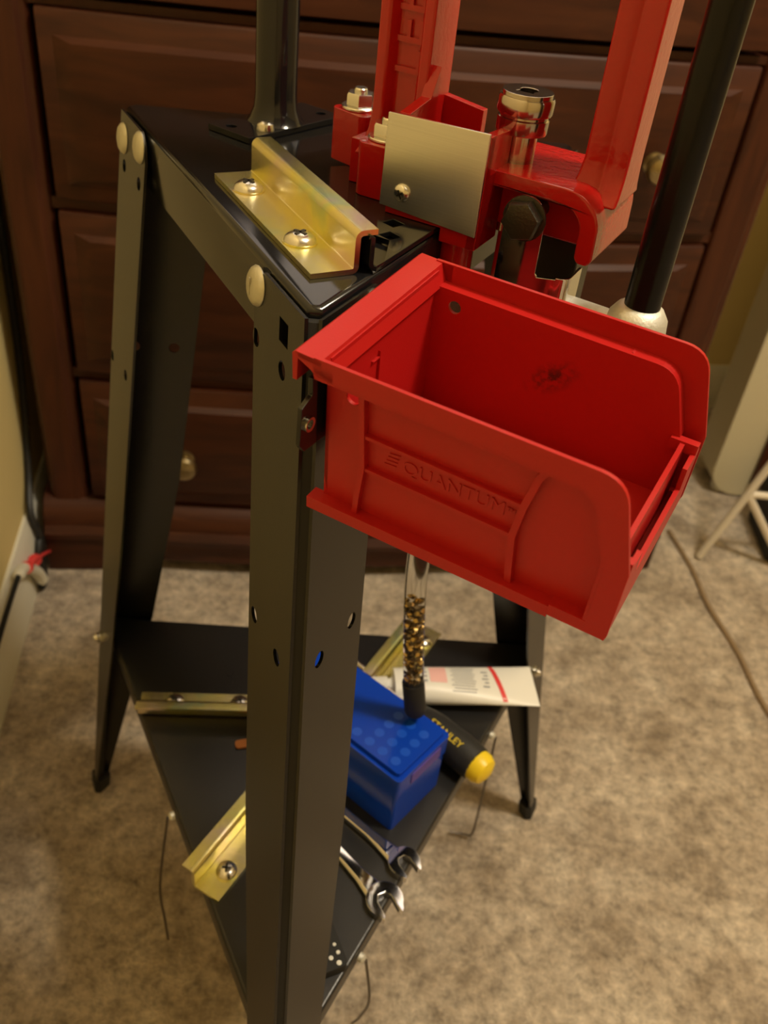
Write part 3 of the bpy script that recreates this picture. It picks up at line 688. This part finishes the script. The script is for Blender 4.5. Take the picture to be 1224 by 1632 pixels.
for side in (0, 1):
    Y = (lambda y: y) if side == 0 else (lambda y: BW - y)
    s = 1 if side == 0 else -1
    plate(bm, Oo + Ii[::-1], lambda a, b: V((a, Y(0), b)), (0, s*th, 0))
    # step between rim band and recessed wall
    for (p, q) in zip(Ii, Ii[1:]):
        p_, q_ = V(p), V(q); d = (q_-p_); 
        if d.length < 1e-6: continue
        n = V((-d.y, d.x)).normalized()*.0016
        vs = [(p_, 0), (q_, 0), (q_, 1), (p_, 1)]
        a = [bm.verts.new((v.x, Y(.0004 + k*ins), v.y)) for v, k in vs]; b = [bm.verts.new((v.x-n.x, Y(.0004 + k*ins), v.y-n.y)) for v, k in vs]
        bm.faces.new(a); bm.faces.new(b[::-1])
        for k in range(4): bm.faces.new([a[k], a[(k+1)%4], b[(k+1)%4], b[k]])
    hole = circ(.0210, .0580, .0032, 16)
    plate(bm, [(.0110,0),(.0085,.012)] + [(.0085, BH-.0085)] + Ii[1:-1] + [(Ii[-1][0],0)], lambda a, b: V((a, Y(ins), b)), (0, s*th, 0), [hole])
    # ribs on the outside of the wall, proud of the recess
    def rib(pts, w=.0022, dep=.0030, y1=ins+.0003):
        plate(bm, thick_line(pts, w), lambda a, b: V((a, Y(y1-dep), b)), (0, s*dep, 0))
    rib([(.0262,.0650),(.0275,.045),(.0286,.028),(.0268,.010),(.0262,.0005)], .0026, .0036)
    rib([(.1062,.0650),(.1030,.058),(.0995,.042),(.0975,.026),(.0990,.010),(.1000,.0005)], .0030, .0036)
    rib([(.0275,.0435),(.060,.0430),(.0995,.0420)], .0016)
    rib([(.0285,.0268),(.060,.0265),(.0980,.0258)], .0016)
    plate(bm, [(.1195,-.0028),(.1430,-.0028),(.1430,.0030),(.1195,.0030)], lambda a, b: V((a, Y(.0002), b)), (0, s*(ins+.001), 0))
    # rail along the bottom
    plate(bm, [(.0035,-.0045),(.1195,-.0045),(.1195,.0016),(.0035,.0016)], lambda a, b: V((a, Y(.0004), b)), (0, s*.0075, 0))
    # wavy grip under the rim
    pts = [(.030 + .070*i/40, .0632 + .0007*math.sin(i*.95) - .0002) for i in range(41)]
    plate(bm, pts + [(.100,.0652),(.030,.0652)], lambda a, b: V((a, Y(.0022), b)), (0, s*.0036, 0))
# floor, back wall
box(bm, .0085, .1430, ins, BW-ins, 0, th)
box(bm, .0085, .0103, ins, BW-ins, 0, BH-.002)
# back rim: sloping top then hook down
prof = [(.0125, BH-.0095), (.0103, BH-.004), (.0092, BH-.0006), (-.0025, BH), (-.0040, BH-.0012), (-.0038, BH-.0135), (-.0018, BH-.0135), (-.0014, BH-.0026), (.0085, BH-.0030), (.0100, BH-.0100)]
plate(bm, prof, lambda a, b: V((a, 0, b)), (0, BW, 0))
for y in (0, BW-th): plate(bm, [(-.0014,BH-.0030),(.0045,BH-.0060),(.0085,BH-.0095),(.0150,BH-.0085),(.0150,BH-.0005),(-.0014,BH-.0005)], lambda a, b: V((a, y, b)), (0, th, 0))
# front lip: double wall with a slot for a label
plate(bm, [(ins,0),(BW-ins,0),(BW-ins,.0335),(BW-.012,.0335),(BW-.018,.0330),(.018,.0330),(.012,.0335),(ins,.0335)], lambda a, b: V((.1365, a, b)), (.0022, 0, 0))
plate(bm, [(.004,0),(BW-.004,0),(BW-.004,.030),(BW-.022,.0295),(BW-.022,.018),(.022,.018),(.022,.0290),(.004,.030)], lambda a, b: V((.1422, a, b)), (.0022, 0, 0))
plate(bm, [(.006,0),(BW-.006,0),(BW-.006,.004),(.006,.004)], lambda a, b: V((.1385, a, b)), (.004, 0, 0))
for y in (ins, BW-ins-.004): box(bm, .1320, .1444, y, y+.004, .0290, .0345)
# rib on the inside of the back wall
plate(bm, [(.0440,.010),(.0455,.010),(.0455,.056),(.0440,.057)], lambda a, b: V((.0103, a, b)), (.0012, 0, 0))
box(bm, .0103, .0114, .0385, .0440, .0535, .0543)
obj('bin_body', bm, 'bin', bn, FB, bevel=.0006, bseg=2)
TX = Matrix.Translation((.0690,.0066,.0350)) @ Matrix.Rotation(rad(90),4,'X') @ Matrix.Rotation(rad(.5),4,'Z')
bm = text_bm('QUANTUM', .0090, .0006, TX @ Matrix.Scale(1.02,4,(1,0,0)), space=1.0)
b2 = text_bm('TM', .0028, .0006, Matrix.Translation((.0945,.0066,.0362)) @ Matrix.Rotation(rad(90),4,'X')); me_ = bpy.data.meshes.new('x'); b2.to_mesh(me_); bm.from_mesh(me_); b2.free()
for k in range(4):   # slanted-bar emblem before the word
    z = .0318 + k*.0020
    plate(bm, [(.0370+k*.0007,z),(.0425+k*.0005,z+.0004),(.0432+k*.0005,z+.0016),(.0376+k*.0007,z+.0012)], lambda a, b: V((a,.0060,b)), (0,.0008,0))
obj('raised_lettering', bm, 'bin', bn, FB, label='raised moulded maker lettering on the near side', sharp=30)

# hanger behind the bin
hg = thing('bin_hanger', 'black steel hanger strap between the front leg and the red bin', 'bracket', FB)
bm = newbm()
def hmap(a, b): return V((.0040, a, b))
plate(bm, [(-.0005,.0650),(-.0005,.0570),(-.0080,.0545),(-.0095,.0370),(-.0060,.0320),(.003,.0310),(.012,.030),(.085,.030),(.085,.0655)], hmap, (.0022,0,0))
obj('strap', bm, 'gloss_black', hg, FB, bevel=.0003)
bm = newbm(); lathe(bm, [(.0022,.0018),(.0022,.0034),(.0034,.0036),(.0034,.0018)], (.0040,-.0035,.0450), (1,0,0), 14); obj('eyelet', bm, 'zinc', hg, FB)

# ================================================================ LOWER SHELF CONTENTS
ZC = ZS + .0003
# blue cartridge box: front corner at (.036,.4141)
Fa = frame((.0361,.4141,ZC), 54)
bx = thing('blue_box', 'blue translucent plastic hinged box on the lower shelf', 'box', Fa)
bw, bl, bh, lid = .0640, .1480, .0680, .0240     # x across (54 deg), y along (144 deg)
bm = newbm(); plate(bm, rrect(.0012,bw-.0012,.0012,bl-.0012,.003), lambda a, b: V((a,b,0)), (0,0,bh-lid-.0006)); obj('box_base', bm, 'blue', bx, Fa, bevel=.0015, bseg=3)
bm = newbm(); plate(bm, rrect(0,bw,0,bl,.004), lambda a, b: V((a,b,bh-lid)), (0,0,lid-.004)); plate(bm, rrect(.0035,bw-.0035,.0035,bl-.0035,.003), lambda a, b: V((a,b,bh-.0041)), (0,0,.0041)); ld = obj('lid', bm, 'blue', bx, Fa, bevel=.0012, bseg=3)
bm = newbm()
for i in range(4):
    for j in range(3 + (i == 0)):
        lathe(bm, [(.0040,-.0003),(.0040,.00006),(.0030,.00008)], (.0115+i*.0115, .0135+j*.0130, bh), (0,0,1), 14)
obj('round_bosses', bm, 'blue_in', ld, Fa, label='rows of faint round marks on the lid')
bm = newbm(); plate(bm, rrect(.016,bw-.012,0,.012,.002), lambda a, b: V((a,-.0006,bh-lid+.004+b)), (0,.001,0)); obj('front_label', bm, pbr('faint_violet_label', (.10,.06,.38), .5), ld, Fa, label='faint violet patch')
# white squeeze tube
Fg = frame((.1560,.5740,ZC), 189)
gt = thing('squeeze_tube', 'white squeeze tube with red stripe and crimped end on the lower shelf', 'tube', Fg)
bm = newbm(); rings = []; N = 28; Lg = .130
def gsec(t):
    w = .0235*(1-.25*t) ; h = .0006 + .0118*min(1, (t*1.35))**.8; return w, h
for i in range(13):
    t = i/12; w_, h_ = gsec(t); y = Lg*t
    rings.append([bm.verts.new((y, w_*math.copysign(abs(math.cos(2*PI*k/N))**(.9), math.cos(2*PI*k/N)), .0128+ .0095*(1-t)*0 + h_*math.sin(2*PI*k/N))) for k in range(N)])
for a, b in zip(rings, rings[1:]):
    for k in range(N): bm.faces.new([a[k], a[(k+1)%N], b[(k+1)%N], b[k]])
bm.faces.new(rings[0]); bm.faces.new(rings[-1])
obj('tube_body', bm, 'white_plastic', gt, Fg)
bm = newbm(); lathe(bm, [(.0120,0),(.0070,.004),(.0065,.006),(.0085,.007),(.0080,.020),(.0050,.024),(0,.024)], (Lg-.001,0,.0125), (1,0,0), 20); obj('cap', bm, 'white_plastic', gt, Fg)
def skin(a, b):   # point on the upper skin of the tube; a along, b across (-1..1)
    t = max(0, min(1, a/Lg)); w_, h_ = gsec(t); return V((a, w_*b, .0128 + h_*math.sqrt(max(0, 1-(abs(b))**2)) + .00035))
def printed(bm, poly, nx=1):
    vs = [bm.verts.new(skin(a, b)) for a, b in poly]; bm.faces.new(vs)
def strip(bm, a0, a1, b0, b1, sl=0, n=8):
    P = [[bm.verts.new(skin(a + sl*(b0+(b1-b0)*i/n), b0+(b1-b0)*i/n)) for i in range(n+1)] for a in (a0, a1)]
    for i in range(n): bm.faces.new([P[0][i], P[0][i+1], P[1][i+1], P[1][i]])
bm = newbm(); strip(bm, .0330,.0375,-.93,.93,-.0045); obj('red_stripe', bm, 'ink_red', gt, Fg, label='red stripe', flat=True)
bm = newbm(); strip(bm, .1040,.1055,.3,.95); obj('red_stripe', bm, 'ink_red', gt, Fg, label='short red stripe', flat=True)
bm = newbm(); strip(bm, .0830,.0985,-.75,.30); obj('pink_panel', bm, 'ink_pink', gt, Fg, label='pink printed panel', flat=True)
bm = newbm()
for k in range(11):
    b0 = -.72 + k*.135; strip(bm, .0560+(k%3)*.001,.0790-(k%2)*.002, b0, b0+.045, 0, 1)
for k in range(5): strip(bm, .0440,.0500-(k%2)*.002, -.5+k*.2, -.42+k*.2, 0, 1)
for k in range(4): strip(bm, .1010,.1090-(k%2)*.003, -.6+k*.26, -.48+k*.26, 0, 1)
obj('fine_print', bm, 'ink_grey', gt, Fg, label='lines of grey print', flat=True)['kind'] = 'stuff'
# screwdriver: black grip, yellow end
q0 = V((.1120,.4690,ZC+.0150)); dq = (V((.0530,.5205,ZC+.0150))-q0).normalized(); 
Fq = Matrix.Translation(q0) @ dq.to_track_quat('X','Z').to_matrix().to_4x4()
sd = thing('screwdriver', 'black handled screwdriver with yellow butt end beside the blue box', 'screwdriver', Fq)
bm = newbm(); lathe(bm, [(.0120,.012),(.0150,.014),(.0158,.022),(.0160,.034),(.0150,.045),(.0148,.060),(.0128,.072),(.0100,.082),(.0085,.088)], (0,0,0), (1,0,0), 12); obj('grip', bm, 'grip', sd, Fq)
bm = newbm(); lathe(bm, [(0,0),(.0060,.0005),(.0115,.003),(.0138,.008),(.0138,.0145)], (0,0,0), (1,0,0), 20); obj('butt', bm, 'yellow', sd, Fq, label='yellow butt end')
bm = newbm(); lathe(bm, [(.0030,.086),(.0030,.14),(.0026,.16)], (0,0,0), (1,0,0), 12); obj('shank', bm, 'chrome', sd, Fq)
bm = text_bm('STANLEY', .0085, .0002, Matrix.Translation((.0450,.0060,.0147)) @ Matrix.Rotation(rad(-22),4,'X') @ Matrix.Rotation(rad(180),4,'Z') , space=1.0)
obj('printed_name', bm, 'ink_yellow', sd, Fq, label='yellow lettering', sharp=20)
# wrenches
def wrench(label, head, tail, hr, sc):
    h, t = V(head), V(tail); d = (t-h).normalized(); Fw = Matrix.Translation(h) @ d.to_track_quat('X','Z').to_matrix().to_4x4()
    T = thing('wrench', label, 'wrench', Fw, 'chrome wrenches on the lower shelf')
    R_ = hr; op = 200          # jaw opening points away from the shaft, tilted 15 degrees
    o = []; a0 = 180-15; g = R_*.52; dj = V((math.cos(rad(a0)), math.sin(rad(a0)))); nj = V((-dj.y, dj.x))
    for k in range(25):
        a = a0 + 38 + (360-76)*k/24; rr = R_*(1 + (.10 if k in (0,24) else 0)); o.append((rr*math.cos(rad(a)), rr*math.sin(rad(a))))
    tip = [dj*R_*1.02 - nj*g*1.05, dj*R_*.85 - nj*g*.78, -dj*R_*.02 - nj*g*.78, -dj*R_*.32 - nj*g*.42, -dj*R_*.32 + nj*g*.42, -dj*R_*.02 + nj*g*.78, dj*R_*.85 + nj*g*.78, dj*R_*1.02 + nj*g*1.05]
    o = o + [tuple(p) for p in tip]
    bm = newbm(); plate(bm, o, lambda a, b: V((a,b,.0)), (0,0,.0062)); obj('open_jaw', bm, 'chrome', T, Fw, bevel=.0011, bseg=3)
    Ls_ = (t-h).length
    bm = newbm(); ring = []
    for i in range(9):
        u_ = i/8; x = R_*.80 + (Ls_-R_*1.5)*u_; w_ = .0048*sc + .0035*sc*(1-min(1,u_*4))**2 + .0015*max(0,u_-.85)*6*sc; hh = .0028 if 0 < i < 8 else .0026
        ring.append([bm.verts.new((x, w_*p, .0031+hh*q)) for p, q in ((-1,-.3),(-1,.3),(-.72,1),(.72,1),(1,.3),(1,-.3),(.72,-1),(-.72,-1))])
    for a, b in zip(ring, ring[1:]):
        for k in range(8): bm.faces.new([a[k], a[(k+1)%8], b[(k+1)%8], b[k]])
    bm.faces.new(ring[0]); bm.faces.new(ring[-1]); obj('shaft', bm, 'chrome', T, Fw, bevel=.0005)
    bm = newbm(); plate(bm, circ(Ls_,0,.0105*sc,24), lambda a, b: V((a,b,-.0003)), (0,0,.0075), [circ(Ls_,0,.0062*sc,12)]); obj('ring_end', bm, 'chrome', T, Fw, bevel=.001)
    return T
wrench('chrome open-end wrench nearest the shelf front corner', (.0355,.3560,ZC), (-.0650,.4480,ZC), .0140, 1.0)
wrench('chrome open-end wrench lying close along the blue box', (.0480,.3880,ZC), (-.0560,.4645,ZC), .0125, .9)
# black gadget with white markings half hidden behind the front leg
Fk = frame((-.0010,.3120,ZC), 118)
gd = thing('pocket_gadget', 'small black gadget with white marks on the shelf behind the front leg', 'gadget', Fk)
bm = newbm(); plate(bm, rrect(-.014,.030,-.010,.010,.003), lambda a, b: V((a,b,0)), (0,0,.009)); obj('case', bm, 'rubber', gd, Fk, bevel=.0015)
bm = newbm()
for a, b, r in ((-.004,-.006,.0014),(-.006,.0,.0016),(.002,-.0055,.0012),(.004,.001,.0012),(-.011,-.004,.0018)): lathe(bm, [(r,0),(r,.0005)], (a,b,.009), (0,0,1), 12)
obj('white_marks', bm, 'cast_zinc', gd, Fk, label='white printed marks')
bm = newbm(); plate(bm, rrect(-.007,.007,-.004,.004,.003), lambda a, b: frame((-.0930,.4800,ZC), 20) @ V((a,b,0)), (0,0,.0022)); tag(recentre(obj('made_up_orange_chip', bm, 'orange', bevel=.0006)), 'tiny made-up orange brown scrap on the shelf at the edge of the front leg', 'scrap')  # added chip in place of an orange spot of unknown cause
for o in bpy.data.objects:
    if '_m' in o.keys(): del o['_m']
